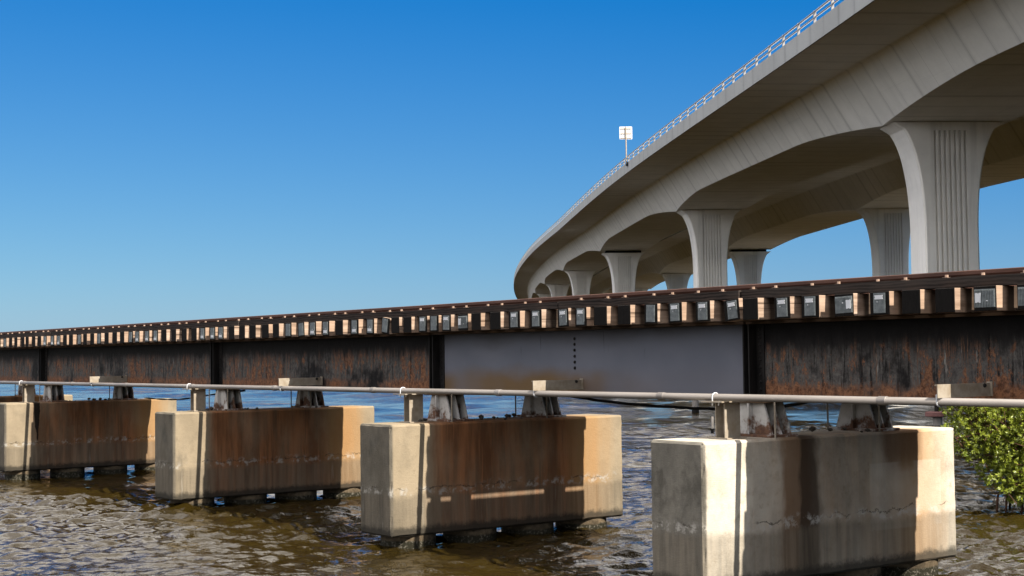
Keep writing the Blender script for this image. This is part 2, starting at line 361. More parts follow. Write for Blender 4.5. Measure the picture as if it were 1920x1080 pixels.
MAT['plate'] = simple('galvanised end plate', (.27, .30, .31), (.13, .15, .155), .5, .2, 20.)
MAT['tagwhite'] = simple('white tag metal', (.86, .88, .92), (.78, .8, .84), .4, 0, 12., bump=.05)
MAT['bolt'] = simple('bolt steel', (.5, .36, .28), (.34, .23, .17), .6, 0, 10.)
MAT['pipe'] = simple('galvanised conduit', (.38, .345, .32), (.25, .225, .205), .5, .4, 5., (.15, 1, 1), .05)
MAT['galv'] = simple('galvanised steel', (.50, .44, .36), (.36, .29, .21), .6, .1, 9., bump=.15)
MAT['bearing'] = bearing_paint()
MAT['bridge'] = bridge_concrete('box girder concrete', (.85, .83, .79))
MAT['bridge_pier'] = bridge_concrete('bridge pier concrete', (.85, .825, .78), False)
MAT['parapet'] = bridge_concrete('parapet concrete', (.34, .35, .35))
MAT['railing'] = simple('grey railing', (.42, .42, .43), (.32, .32, .33), .45, .3, 4.)
MAT['sign'] = simple('sign back aluminium', (.80, .80, .82), (.72, .72, .75), .4, .1, 2., bump=.02)
MAT['cable'] = simple('black cable', (.016, .016, .017), (.03, .028, .028), .6)
MAT['stone'] = simple('ballast stone', (.16, .14, .12), (.08, .07, .06), .9, 0, 20.)
MAT['pile_wood'] = simple('pale mooring timber', (.46, .43, .40), (.30, .27, .25), .85, 0, 8., (1, 1, .2))
MAT['pile_pink'] = simple('faded red paint', (.34, .17, .16), (.24, .12, .11), .7)
MAT['bark'] = simple('mangrove bark', (.15, .075, .045), (.08, .045, .03), .85, 0, 12.)

# ------------------------------------------------------------------ water: one sheet with real waves, out to the horizon
def build_water():
    view = math.atan2(fwd.y, fwd.x)
    fine = np.linspace(-.48, .48, 760); coarse = np.linspace(.48, 2*math.pi-.48, 60)[1:-1]
    ang = view - np.concatenate([fine, coarse]); na = len(ang)
    def geo(a, b, n): return a*np.exp(np.linspace(0, math.log(b/a), n, endpoint=False))
    rad = np.concatenate([geo(3, 14.5, 40), geo(14.5, 32, 480), geo(32, 60, 190), geo(60, 200, 150), geo(200, 9000, 110), [9000.]]); nr = len(rad)
    A, R = np.meshgrid(ang, rad); X = R*np.cos(A); Y = R*np.sin(A); Z = np.zeros_like(X)
    dr = np.gradient(rad)[:, None]*np.ones_like(X)
    rng = np.random.RandomState(3)
    for i in range(170):
        lam = .10*math.exp(rng.rand()*math.log(1.25/.10)); th = view + math.pi + .15 + rng.randn()*.55
        k = 2*math.pi/lam; ph = rng.rand()*6.28
        amp = lam/6.283*.040*(.5+rng.rand())*(.7 if lam > .7 else 1.)
        fade = np.clip((lam/dr-2.2)/2.5, 0, 1)
        rows = np.where(fade[:, 0] > 0)[0]
        if not len(rows): continue
        n_ = rows.max()+1; x, y = X[:n_], Y[:n_]
        s = np.sin(k*(x*math.cos(th)+y*math.sin(th))+ph+.8*np.sin(.35*x+.2*i+.3*y)+.8*np.sin(.31*y+i-.2*x))
        Z[:n_] += amp*fade[:n_]*(s - .25*np.cos(2*np.arcsin(np.clip(s, -1, 1))))
    for i in range(40):
        lam = 2.5*math.exp(rng.rand()*math.log(12/2.5)); th = view + math.pi + .2 + rng.randn()*.5; k = 2*math.pi/lam; ph = rng.rand()*6.28
        fade = np.clip((lam/dr-2.2)/2.5, 0, 1)*np.clip((R-22)/45, .12, 1)
        Z += lam/6.283*.020*(.5+rng.rand())*fade*np.sin(k*(X*math.cos(th)+Y*math.sin(th))+ph+.9*np.sin(.09*X+i+.05*Y))
    gust = .85+.4*np.sin(X*.31+.9*np.sin(Y*.27))*np.sin(Y*.36+1.3)
    Z *= np.clip(gust, .4, 1.3)
    co = np.stack([X, Y, Z], 2).reshape(-1, 3); co = np.vstack([co, [[0, 0, 0]]])
    i, j = np.meshgrid(np.arange(nr-1), np.arange(na), indexing='ij'); j2 = (j+1) % na
    q = np.stack([i*na+j, (i+1)*na+j, (i+1)*na+j2, i*na+j2], 2).reshape(-1, 4)
    tri = np.stack([np.full(na, len(co)-1), np.arange(na), (np.arange(na)+1) % na], 1)
    me = bpy.data.meshes.new('water'); nq, ntri = len(q), len(tri)
    me.vertices.add(len(co)); me.vertices.foreach_set('co', co.astype(np.float32).ravel())
    me.loops.add(nq*4+ntri*3); me.loops.foreach_set('vertex_index', np.concatenate([q.ravel(), tri.ravel()]).astype(np.int32))
    me.polygons.add(nq+ntri); me.polygons.foreach_set('loop_start', np.concatenate([np.arange(nq)*4, nq*4+np.arange(ntri)*3]).astype(np.int32))
    me.update(calc_edges=True)
    bm = bmesh.new(); bm.from_mesh(me); bmesh.ops.recalc_face_normals(bm, faces=bm.faces)
    if sum(f.normal.z for f in list(bm.faces)[:50]) < 0: bmesh.ops.reverse_faces(bm, faces=bm.faces)
    bm.to_mesh(me); bm.free(); me.shade_smooth()
    me.materials.append(MAT['water']); o = bpy.data.objects.new('water', me); COL.objects.link(o); tag(o, kind='structure')
build_water()
WL = -Z0

# ------------------------------------------------------------------ twin road bridges
K = 1.5
CP = np.array([(-147,43,7.5),(-94,36,8.4),(-41,29,9.6),(12,22.4,10.9),(65,18.58,12.1),(118,15.44,13.5),(171,12.59,14.1),(224,10.19,14.8),(277,8.56,15.3),(330,7.75,15.7),(383,7.85,15.6),(436,9.1,15.2),(489,11.6,14.7),(542,15.3,14.0),(595,20.5,13.2)])*K
STEP = 40
def cr(p0, p1, p2, p3, t): return .5*((2*p1)+(-p0+p2)*t+(2*p0-5*p1+4*p2-p3)*t*t+(-p0+3*p1-3*p2+p3)*t**3)
PATH = np.array([cr(*CP[i-1:i+3], t) for i in range(1, len(CP)-2) for t in np.arange(STEP)/STEP] + [CP[-2]])
TAN = np.gradient(PATH[:, :2], axis=0); TAN /= np.linalg.norm(TAN, axis=1)[:, None]
LEFT = np.stack([TAN[:, 1], -TAN[:, 0]], 1)          # in (depth, lateral): unit vector to the left of travel
BANK = np.interp(PATH[:, 0]/K, [171, 224, 277, 330], [0, .04, .06, .07])
def bp(i, o, dz):              # path index, offset to the left, height above wing underside
    q = PATH[i, :2] + LEFT[i]*o
    return wp(q[1], q[0], PATH[i, 2]+dz+BANK[i]*o)
ARC = np.concatenate([[0], np.cumsum(np.linalg.norm(np.diff(PATH[:, :2], axis=0), axis=1))])
def haunch(i):
    d = abs(((i/STEP)+.5) % 1 - .5)*53*K             # metres to the nearest pier
    return .95*max(0, 1-d/20.)**1.6
def loft(mb_rings, closed=True):
    """rings: list of lists of points; returns verts, faces, uvs(per vertex by arc length and perimeter)"""
    n = len(mb_rings[0][1]); vs, uv = [], []
    for a, ring in mb_rings:
        p = 0
        for k, q in enumerate(ring):
            if k: p += (q-ring[k-1]).length
            vs.append(q); uv.append((a, p))
    fs = []
    for i in range(len(mb_rings)-1):
        for k in range(n if closed else n-1):
            fs.append((i*n+k, (i+1)*n+k, (i+1)*n+(k+1) % n, i*n+(k+1) % n))
    if closed:
        fs.append(tuple(range(n))); fs.append(tuple(range((len(mb_rings)-1)*n+n-1, (len(mb_rings)-1)*n-1, -1)))
    return vs, fs, uv
def loft_obj(name, rings, mat, parent):
    vs, fs, uv = loft(rings); mb = MB(); mb.add(vs, fs); o = mb.build(name, mat, parent)
    me = o.data; ul = me.uv_layers.new(name='UVMap')
    for lp in me.loops: ul.data[lp.index].uv = uv[lp.vertex_index]
    return o

def road_bridge(off, el, er, label, posts):
    root = thing('road_bridge', bp(3*STEP, off, -2.3*K), label, 'bridge', None)
    def ring(i):
        h = 1.95*K*.93 + haunch(i); sx = 1.36*K*h/(2.3*K)
        b = 4.05*K
        pts = [(el, 0.), (b+.15, -.03), (b, -.10), (b-sx, -h), (-(b-sx), -h), (-b, -.10), (-b-.15, -.03), (-er, 0.), (-er, .38), (0, .62), (el, .38)]
        return [bp(i, off+o, z) for o, z in pts]
    cut = 5*STEP        # expansion joint over the fourth pier of the row
    n = len(PATH)
    A = [(ARC[i], ring(i)) for i in range(0, cut+1)]; B = [(ARC[i], ring(i)) for i in range(cut, n)]
    t = Vector(bp(cut+1, off, 0)-bp(cut, off, 0)).normalized()*.09
    A[-1] = (A[-1][0], [p-t for p in A[-1][1]]); B[0] = (B[0][0], [p+t for p in B[0][1]])
    loft_obj('box_girder', A, MAT['bridge'], root); loft_obj('box_girder', B, MAT['bridge'], root)
    H = .70*K
    for sgn, e in ((1, el), (-1, er)):
        for r0, r1 in ((0, cut), (cut, n-1)):
            rg = []
            for i in range(r0, r1+1):
                q = [(e+.10, -.06), (e+.10, H), (e-.16, H), (e-.30, .35), (e-.02, .35), (e+.0, -.06)]
                pts = [bp(i, off+sgn*o, z) for o, z in q]
                if i == cut: pts = [p + (t*1.2 if r0 else -t*1.2) for p in pts]
                rg.append((ARC[i], pts))
            loft_obj('parapet', rg, MAT['parapet'], root)
    rl = MB(); top = .47*K
    for sgn, e in ((1, el), (-1, er)):
        for zz, r in ((H+top, .065), (H+top*.52, .055)):
            rl.tube([bp(i, off+sgn*(e-.02), zz) for i in range(STEP*2, n-60)], r, 6, False)
    rl.build('railing_rail', MAT['railing'], root)
    # posts every 3.75 m along the left parapet
    ss = np.arange(ARC[STEP*2]+10, ARC[n-80], 3.75)
    proto = None; cnt = 0; far = MB(); far_any = False
    def post_mb(mb, p, d, l):
        d = d.normalized(); l = l.normalized()
        w, t2 = .075, .075
        q = [p-d*w-l*t2, p+d*w-l*t2, p+d*w+l*t2, p-d*w+l*t2]; q2 = [x+Vector((0, 0, top+.05)) for x in q]
        mb.add(q+q2, [(0, 3, 2, 1), (4, 5, 6, 7), (0, 1, 5, 4), (1, 2, 6, 5), (2, 3, 7, 6), (3, 0, 4, 7)])
    for s in ss:
        i = int(np.searchsorted(ARC, s))-1; f = (s-ARC[i])/(ARC[i+1]-ARC[i])
        a, b = bp(i, off+el-.02, H), bp(i+1, off+el-.02, H); p = a.lerp(b, f); l = bp(i, off+el+1, H)-bp(i, off+el, H)
        if PATH[i, 0] < 60 or cnt >= posts: post_mb(far, p, b-a, l); far_any = True; continue
        cnt += 1
        if proto is None:
            mb = MB(); post_mb(mb, Vector((0, 0, 0)), fwd, -rgt); proto = mb.build('railing_post', MAT['railing'], root, base=(0, 0, 0)); o = proto
        else:
            o = proto.copy(); COL.objects.link(o); o.parent = root
        o.location = p - Vector(root['_b'])
    if far_any: tag(far.build('railing_post', MAT['railing'], root), kind='stuff')
    return root

road_bridge(0., 7.2*K, 6.95*K, 'near curving concrete road bridge with haunched box girder and metal railing', 95)
OFF2 = -14.25*K
road_bridge(OFF2, 7.0*K, 6.9*K, 'second concrete road bridge running behind the nearer one, mostly seen from below', 0)

def bridge_pier(ip, off, label, bearing):
    c = bp(ip, off, 0); d = Vector(bp(min(ip+1, len(PATH)-1), off, 0)-bp(ip-1, off, 0)); d.z = 0; d.normalize(); l = Vector((-d.y, d.x, 0))
    hm = 1.95*K*.93+haunch(ip)
    ztop = c.z-hm + (-.42 if bearing else .02); zb = WL-1.5
    root = thing('bridge_pier', (c.x, c.y, WL), label, 'bridge pier', 'flared piers under the road bridges')
    W0, WT, T, FL, FH = 1.165*K, 2.42*K, 1.0*K, .81*K, 4.4*K
    nf = 7; gw = 2*FL/(2*nf+1) ; gd = .19
    zs = [zb, WL+.5] + list(np.linspace(WL+2, ztop-FH, 3)) + list(ztop-FH*(1-np.linspace(0, 1, 16)[1:])**1.0)
    zs = sorted(set([round(z, 3) for z in zs] + [round(ztop-.55, 3), round(ztop-.56, 3)]))
    rings = []
    for z in zs:
        t = max(0, (z-(ztop-FH))/FH); hw = W0+(WT-W0)*(1-math.sqrt(max(0, 1-t**2.3)))*.92 + (WT-W0)*.08*t
        g = gd if z < ztop-.555 else 0.
        ch = .10
        fr = []     # front half, from left to right along l (offset a), thickness b
        fr.append((hw, T-ch)); fr.append((hw-ch, T))
        xs = FL
        for k in range(nf):
            x0 = FL-gw*(2*k+1); x1 = x0-gw
            s = gw*.12
            fr += [(x0, T), (x0-s, T-g), (x1+s, T-g), (x1, T)]
        fr.append((-hw+ch, T)); fr.append((-hw, T-ch))
        loop = [c.xy.to_3d()+l*a-d*b for a, b in fr] + [c.xy.to_3d()-l*a+d*b for a, b in fr]
        rings.append((0., [Vector((p.x, p.y, z)) for p in loop]))
    vs, fs, _ = loft(rings); MB().add(vs, fs).build('pier_shaft', MAT['bridge_pier'], root)
    if bearing:
        mb = MB()
        for a, b, w in ((1.5*K, .3, .75), (-1.5*K, .3, .75), (0, -.2, 1.9), (1.5*K, -.9, .75), (-1.5*K, -.9, .75)):
            q = c.xy.to_3d()+l*a-d*b; pts = [q+l*w+d*.3, q-l*w+d*.3, q-l*w-d*.3, q+l*w-d*.3]
            mb.add([Vector((p.x, p.y, ztop)) for p in pts]+[Vector((p.x, p.y, ztop+.42)) for p in pts], [(0,1,2,3),(4,5,6,7),(0,1,5,4),(1,2,6,5),(2,3,7,6),(3,0,4,7)])
        mb.build('bearing', MAT['black_steel'], root)
    mb = MB(); pts = [c.xy.to_3d()+l*a*3.4*K*.9+d*b*1.5*K for a, b in ((1, 1), (-1, 1), (-1, -1), (1, -1))]
    mb.add([Vector((p.x, p.y, WL-1)) for p in pts]+[Vector((p.x, p.y, WL+.35)) for p in pts], [(0,1,2,3),(4,5,6,7),(0,1,5,4),(1,2,6,5),(2,3,7,6),(3,0,4,7)])
    mb.build('footing', MAT['bridge_pier'], root, bevel=.1)
names1 = {4: 'largest flared fluted concrete pier at right, nearest under the near bridge', 5: 'flared fluted pier second nearest under the near road bridge', 6: 'flared pier with dark bearing gap at its top, under the near bridge',
          7: 'small flared pier fourth from the right under the near bridge', 8: 'tiny farthest flared pier seen at the left end of the near bridge'}
for i in range(3, 11):
    lab = names1.get(i, 'flared concrete pier of the near bridge outside the view or hidden by railway')
    bridge_pier((i-1)*STEP, 0., lab, i == 6)
names2 = {5: 'flared fluted pier partly hidden behind the largest pier, under second bridge', 6: 'flared pier with dark bearing gap, framed between piers, under second bridge',
          7: 'small flared pier just left of the second pier, under second bridge', 8: 'tiny pier of the second bridge between two nearer flared piers'}
for i in range(3, 10):
    lab = names2.get(i, 'flared concrete pier of the second bridge outside the view or hidden')
    bridge_pier((i-1)*STEP, OFF2, lab, i == 6)

# sign on the near parapet
def road_sign():
    i = 3*STEP + int(round((111.5-65)/53*STEP)); p = bp(i, 7.2*K+.16, .70*K); t = fwd.copy(); l = rgt.copy()
    i2 = i
    root = thing('road_sign', p, 'white square road sign seen from behind on a pole above the parapet', 'sign')
    MB().tube([p+Vector((0, 0, -.35)), p+Vector((0, 0, 3.95))], .07, 10).build('sign_post', MAT['galv'], root)
    S = .71; c = p+Vector((0, 0, 3.3))+fwd*.12; fr = []
    for k in range(4):
        a0 = [math.pi/4*0, math.pi/2, math.pi, 3*math.pi/2][k]
        cx, cz = [(S-.1, S-.1), (-S+.1, S-.1), (-S+.1, -S+.1), (S-.1, -S+.1)][k]
        for q in range(4): fr.append((cx+.1*math.cos(a0+q*math.pi/6), cz+.1*math.sin(a0+q*math.pi/6)))
    n = len(fr); vs = [c+rgt*a+Vector((0, 0, b)) for a, b in fr]; vs += [v+fwd*.03 for v in vs]
    MB().add(vs, [tuple(range(n)), tuple(range(2*n-1, n-1, -1))]+[(k, (k+1) % n, (k+1) % n+n, k+n) for k in range(n)]).build('sign_panel', MAT['sign'], root)
    for dz in (.46, -.08, -.58):
        mb = MB(); q = c+Vector((0, 0, dz))-fwd*.035
        vs = [q+rgt*a*.6+fwd*b*.03+Vector((0, 0, e*.035)) for a in (-1, 1) for b in (-1, 1) for e in (-1, 1)]
        mb.add(vs, [(0,1,3,2),(4,6,7,5),(0,4,5,1),(2,3,7,6),(0,2,6,4),(1,5,7,3)]); mb.build('backing_rail', MAT['galv'], root)
    mb = MB(); d = (bp(i-1, 0, 0)-bp(i, 0, 0)).normalized(); lf = (bp(i, 1, 0)-bp(i, 0, 0)).normalized()
    for s in (0, .7):
        q = p+d*(.15+s)+Vector((0, 0, -.25)) - lf*.05
        vs = [q+d*a*.3+lf*b*.12+Vector((0, 0, e*(.12+.12*s))) for a in (-1, 1) for b in (-1, 1) for e in (-1, 1)]
        mb.add(vs, [(0,1,3,2),(4,6,7,5),(0,4,5,1),(2,3,7,6),(0,2,6,4),(1,5,7,3)])
    mb.build('mounting_bracket', MAT['black_steel'], root)
road_sign()

# ------------------------------------------------------------------ railway piers
PT, PB, PW = -.947, -2.52, .856
Y0, Y1 = 11.135, 15.335
PIERS = [(-11.897, 4.20, 'nearest pale railway pier with dark streak, large at lower right', 'pier_pale'),
         (-18.234, 4.24, 'brown stained concrete railway pier left of the nearest one, dashes of light on it', 'pier_brown'),
         (-25.672, 4.20, 'third railway pier from the right, smooth brown shaded face', 'pier_brown'),
         (-35.172, 4.22, 'leftmost large railway pier, cut by the photo edge, with black drip', 'pier_drip'),
         (-42.343, 4.20, 'railway pier at far left glimpsed behind the leftmost large pier', 'pier_brown')]
def rail_pier(xf, L, label, mat):
    base = (xf-PW/2, Y0, PB)
    root = thing('railway_pier', base, label, 'pier', 'concrete piers carrying the railway')
    rc = random.Random(int(abs(xf)*100)); mb = MB()
    def grid(a, b, n): return [a, a+.03, a+.055]+[a+.055+(b-a-.11)*k/n for k in range(1, n)]+[b-.055, b-.03, b]
    gx, gy, gz = grid(xf-PW, xf, 7), grid(Y0, Y0+L, 44), grid(PB, PT, 18); G = (gx, gy, gz); idx = {}
    def vert(i, j, k):
        if (i, j, k) in idx: return idx[i, j, k]
        p = [gx[i], gy[j], gz[k]]; ij = (i, j, k); e = [a for a in range(3) if ij[a] in (0, len(G[a])-1)]
        if len(e) > 1:
            ch = .009+.008*rc.random()+(.011*rc.random() if rc.random() < .12 else 0)
            for a in e: p[a] += ch*(1 if ij[a] == 0 else -1)
        idx[i, j, k] = len(mb.v); mb.v.append(tuple(p)); return idx[i, j, k]
    for ax in range(3):
        u_, v_ = [a for a in range(3) if a != ax]
        for side in (0, len(G[ax])-1):
            for a in range(len(G[u_])-1):
                for b in range(len(G[v_])-1):
                    q = []
                    for da_, db_ in ((0, 0), (1, 0), (1, 1), (0, 1)):
                        t = [0, 0, 0]; t[ax] = side; t[u_] = a+da_; t[v_] = b+db_; q.append(vert(*t))
                    mb.f.append(tuple(q))
    mb.build('pier_cap', MAT[mat], root)
    for j, yy in enumerate((.55, 1.62, 2.68, 3.72)):
        MB().tube([(xf-PW/2, Y0+yy, WL-1.2), (xf-PW/2, Y0+yy, PB+.01)], .40, 28).build('pile', MAT['pile'], root, smooth=False)
    return root
for p in PIERS: rail_pier(*p)

# black drip running down the leftmost pier (a stain with its own thickness of tar)
# ------------------------------------------------------------------ girders
GT = .325
def girder(xl, xr, yc, kind, label, near, rivets=None):
    root = thing('plate_girder', (xl, yc, -.49), label, 'girder', 'steel girders of the railway bridge')
    web = MAT['g_grey'] if kind == 'grey' else MAT['g_rust']
    MB().box(xl+.01, xr-.01, yc-.015, yc+.015, -.49, GT).build('web', web, root)
    MB().box(xl, xr, yc-.16, yc+.16, GT, GT+.03).build('top_flange', MAT['flange'], root)
    MB().box(xl, xr, yc-.15, yc+.15, -.52, -.49).build('bottom_flange', web, root)
    if near:
        for xe, s in ((xl, 1), (xr, -1)):
            mb = MB(); a, b = sorted((xe+s*.015, xe+s*.15)); mb.box(a, b, yc-.03, yc-.0155, -.488, GT-.003)
            a, b = sorted((xe+s*.015, xe+s*.033)); mb.box(a, b, yc-.148, yc-.0305, -.487, GT-.004)
            for k in range(9): mb.dome((xe+s*.09, yc-.03, -.42+k*.085), (0, -1, 0), .022, .016)
            mb.build('end_stiffener', MAT['black_steel'], root)
        if rivets:
            for z in (.213, .1395, .0626, -.0179, -.0948, -.1717):
                MB().dome((rivets, yc-.0155, z), (0, -1, 0), .022, .018).build('rivet', MAT['black_steel'], root, smooth=True)
    return root
GY1, GY2 = 12.43, 14.16
SPANS = [(-58, -36.22, 'rust', 'leftmost'), (-36.16, -26.56, 'rust', 'second from left'), (-26.50, -18.96, 'rust', 'third from left'), (-18.92, -12.40, 'grey', 'blue-grey'), (-12.36, -3.2, 'rust', 'rightmost')]
for xl, xr, kd, nm in SPANS:
    if kd == 'grey': l1 = 'smooth blue-grey painted girder between the two nearest piers, six rivets at its middle'
    else: l1 = {'leftmost': 'dark rusty girder at the far left edge of the photo', 'second from left': 'dark girder spanning from the leftmost pier to the third pier', 'third from left': 'blackened rusty girder just left of the blue-grey one', 'rightmost': 'heavily rusted girder with orange streaks right of the blue-grey one'}[nm]
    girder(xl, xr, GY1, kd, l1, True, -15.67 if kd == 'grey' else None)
    girder(xl, xr, GY2, 'rust', {'leftmost': 'far-side girder hidden behind the girder at the left edge', 'second from left': 'far-side girder hidden behind the girder left of third pier', 'third from left': 'far-side girder hidden behind the blackened girder left of grey one', 'blue-grey': 'far-side girder hidden behind the blue-grey girder', 'rightmost': 'far-side girder hidden behind the heavily rusted right girder'}[nm], False)

# ------------------------------------------------------------------ bearings
def bearing(x, y, label, proto=[None]):
    base = (x, y, PT)
    if proto[0] is not None:
        return copy_thing(proto[0], Vector(base)-Vector(proto[0]['_b']), label)
    root = thing('bearing_pedestal', base, label, 'bearing', 'steel bearings on the railway piers')
    MB().box(x-.36, x+.36, y-.22, y+.22, PT, PT+.03).build('base_plate', MAT['bearing'], root, bevel=.004)
    mb = MB()
    tz, bz = -.565, PT+.03
    for yy in (-.15, -.005, .14):
        mb.prism_y([(x-.31, bz), (x+.31, bz), (x+.19, tz), (x-.19, tz)], y+yy, y+yy+.022)
    mb.box(x-.012, x+.012, y-.21, y-.151, bz, tz); mb.box(x-.013, x+.013, y-.127, y-.006, bz, tz); mb.box(x-.0125, x+.0125, y+.018, y+.139, bz, tz)
    mb.build('pedestal', MAT['bearing'], root)
    MB().box(x-.30, x+.30, y-.22, y+.22, tz, -.521).build('top_plate', MAT['flange'], root, bevel=.004)
    for sx in (-1, 1):
        MB().tube([(x+sx*.40, y-.19, PT-.02), (x+sx*.40, y-.19, -.50)], .011, 8).build('anchor_rod', MAT['galv'], root)
    proto[0] = root
    return root
pn = ['nearest pale pier', 'second nearest pier', 'third pier from the right', 'leftmost large pier', 'pier glimpsed at far left']
for (xf, L, lb, mt), nm in zip(PIERS, pn):
    xc = xf-PW/2 + {-11.897: 0, -18.234: -.12, -25.672: -.25, -35.172: -.35, -42.343: -.3}[xf]
    xc = max(xc, xf-PW/2-.10)
    bearing(xc, GY1+.02, 'rust-spotted white bearing pedestal on the camera side of the '+nm)
    bearing(xc, GY2+.02, 'dark shaded bearing pedestal on the far side of the '+nm)

# ------------------------------------------------------------------ ties
TIES = [(-37.5, 0.215, 'p'), (-37.07, 0.215, 'n'), (-36.657, 0.216, 'n'), (-36.213, 0.216, 'n'), (-35.82, 0.215, 'n'), (-35.423, 0.218, 'n'), (-34.977, 0.218, 'n'), (-34.55, 0.215, 'b'), (-34.17, 0.24, 'b'), (-33.73, 0.215, 'b'), (-33.346, 0.22, 'n'), (-32.889, 0.238, 'n'), (-32.425, 0.233, 'p'), (-32.02, 0.215, 'n'), (-31.645, 0.221, 'n'), (-31.195, 0.221, 'p'), (-30.782, 0.226, 'n'), (-30.328, 0.226, 'n'), (-29.905, 0.221, 'n'), (-29.455, 0.221, 'p'), (-29.101, 0.224, 'b'), (-28.649, 0.224, 'b'), (-28.21, 0.215, 'b'), (-27.767, 0.216, 'n'), (-27.323, 0.216, 'n'), (-26.901, 0.219, 'n'), (-26.451, 0.226, 'n'), (-25.998, 0.222, 'b'), (-25.62, 0.215, 'b'), (-25.237, 0.216, 'b'), (-24.793, 0.216, 'n'), (-24.407, 0.22, 'n'), (-23.957, 0.223, 'n'), (-23.496, 0.243, 'n'), (-23.099, 0.22, 'n'), (-22.651, 0.22, 'p'), (-22.22, 0.215, 'p'), (-21.78, 0.215, 'b'), (-21.35, 0.215, 'b'), (-20.941, 0.231, 'n'), (-20.476, 0.245, 'b'), (-20.013, 0.224, 'b'), (-19.57, 0.215, 'p'), (-19.29, 0.215, 'n'), (-18.94, 0.215, 'n'), (-18.52, 0.22, 't'), (-18.24, 0.23, 'p'), (-17.9, 0.22, 't'), (-17.49, 0.24, 'l'), (-17.14, 0.215, 'n'), (-16.711, 0.242, 'n'), (-16.239, 0.247, 't'), (-15.77, 0.235, 't'), (-15.23, 0.22, 't'), (-14.85, 0.22, 't'), (-14.465, 0.246, 'n'), (-14.0, 0.227, 'n'), (-13.545, 0.225, 'p'), (-13.091, 0.227, 't'), (-12.634, 0.232, 't'), (-12.175, 0.23, 't'), (-11.866, 0.226, 'n'), (-11.414, 0.221, 't'), (-10.99, 0.24, 't'), (-10.556, 0.247, 'r'), (-10.084, 0.242, 't'), (-9.7, 0.22, 'n'), (-9.276, 0.222, 'n'), (-8.814, 0.247, 'l'), (-8.35, 0.24, 'm')]
TB, TT, TY0, TY1 = .358, .594, 11.87, 14.72
JO = [(-12.38, 'nearest pier'), (-18.94, 'second pier'), (-26.53, 'third pier'), (-36.19, 'leftmost pier')]
ORD = 'zeroth first second third fourth fifth sixth seventh eighth ninth tenth eleventh twelfth thirteenth fourteenth fifteenth sixteenth seventeenth eighteenth nineteenth twentieth'.split()
xs = [t[0] for t in TIES]
ext = [(round(-7.9+.45*k, 2), .22, 'n') for k in range(10)] + [(round(-37.93-.43*k, 2), .2, 'n') for k in range(9)]
allT = sorted(TIES+ext)
cap = {'n': 'bare dark tie end', 'p': 'tie with ribbed grey end plate', 'b': 'tie with end plate, white tag low', 't': 'tie with end plate, white tag high', 'l': 'tie with mesh plate, upright tag left', 'r': 'tie with mesh plate, upright tag right', 'm': 'tie with mesh end plate'}
def tie_label(x, k):
    j = min(range(4), key=lambda q: abs(JO[q][0]-x)); xj, nm = JO[j]
    if x < xj: o = sum(1 for t in allT if x <= t[0] < xj); side = 'left'
    else: o = sum(1 for t in allT if xj <= t[0] <= x); side = 'right'
    return '%s, %s %s of girder joint above %s' % (cap[k], ORD[o], side, nm)
def unit_tie():
    mb = MB(); mb.box(-.5, .5, 0, TY1-TY0, 0, TT-TB); return mb
wood_me = None
def plate_meshes():
    out = {}
    for horiz in (True, False):          # gang-nail plate: sheet with raised rows of teeth
        w, h = .150, .200
        mb = MB(); mb.box(-w/2, w/2, -.004, 0, -h/2, h/2)
        n = 13
        for k in range(n):
            c = -h/2+h*(k+.5)/n if horiz else -w/2+w*(k+.5)/n
            if horiz: mb.box(-w/2+.006, w/2-.006, -.010, -.0035, c-.0028, c+.0028)
            else: mb.box(c-.0022, c+.0022, -.010, -.0035, -h/2+.006, h/2-.006)
        out[horiz] = mb
    return out
PM = plate_meshes()
proto_plate = {}; proto_tag = {}; proto_dot = None
rngt = random.Random(11)
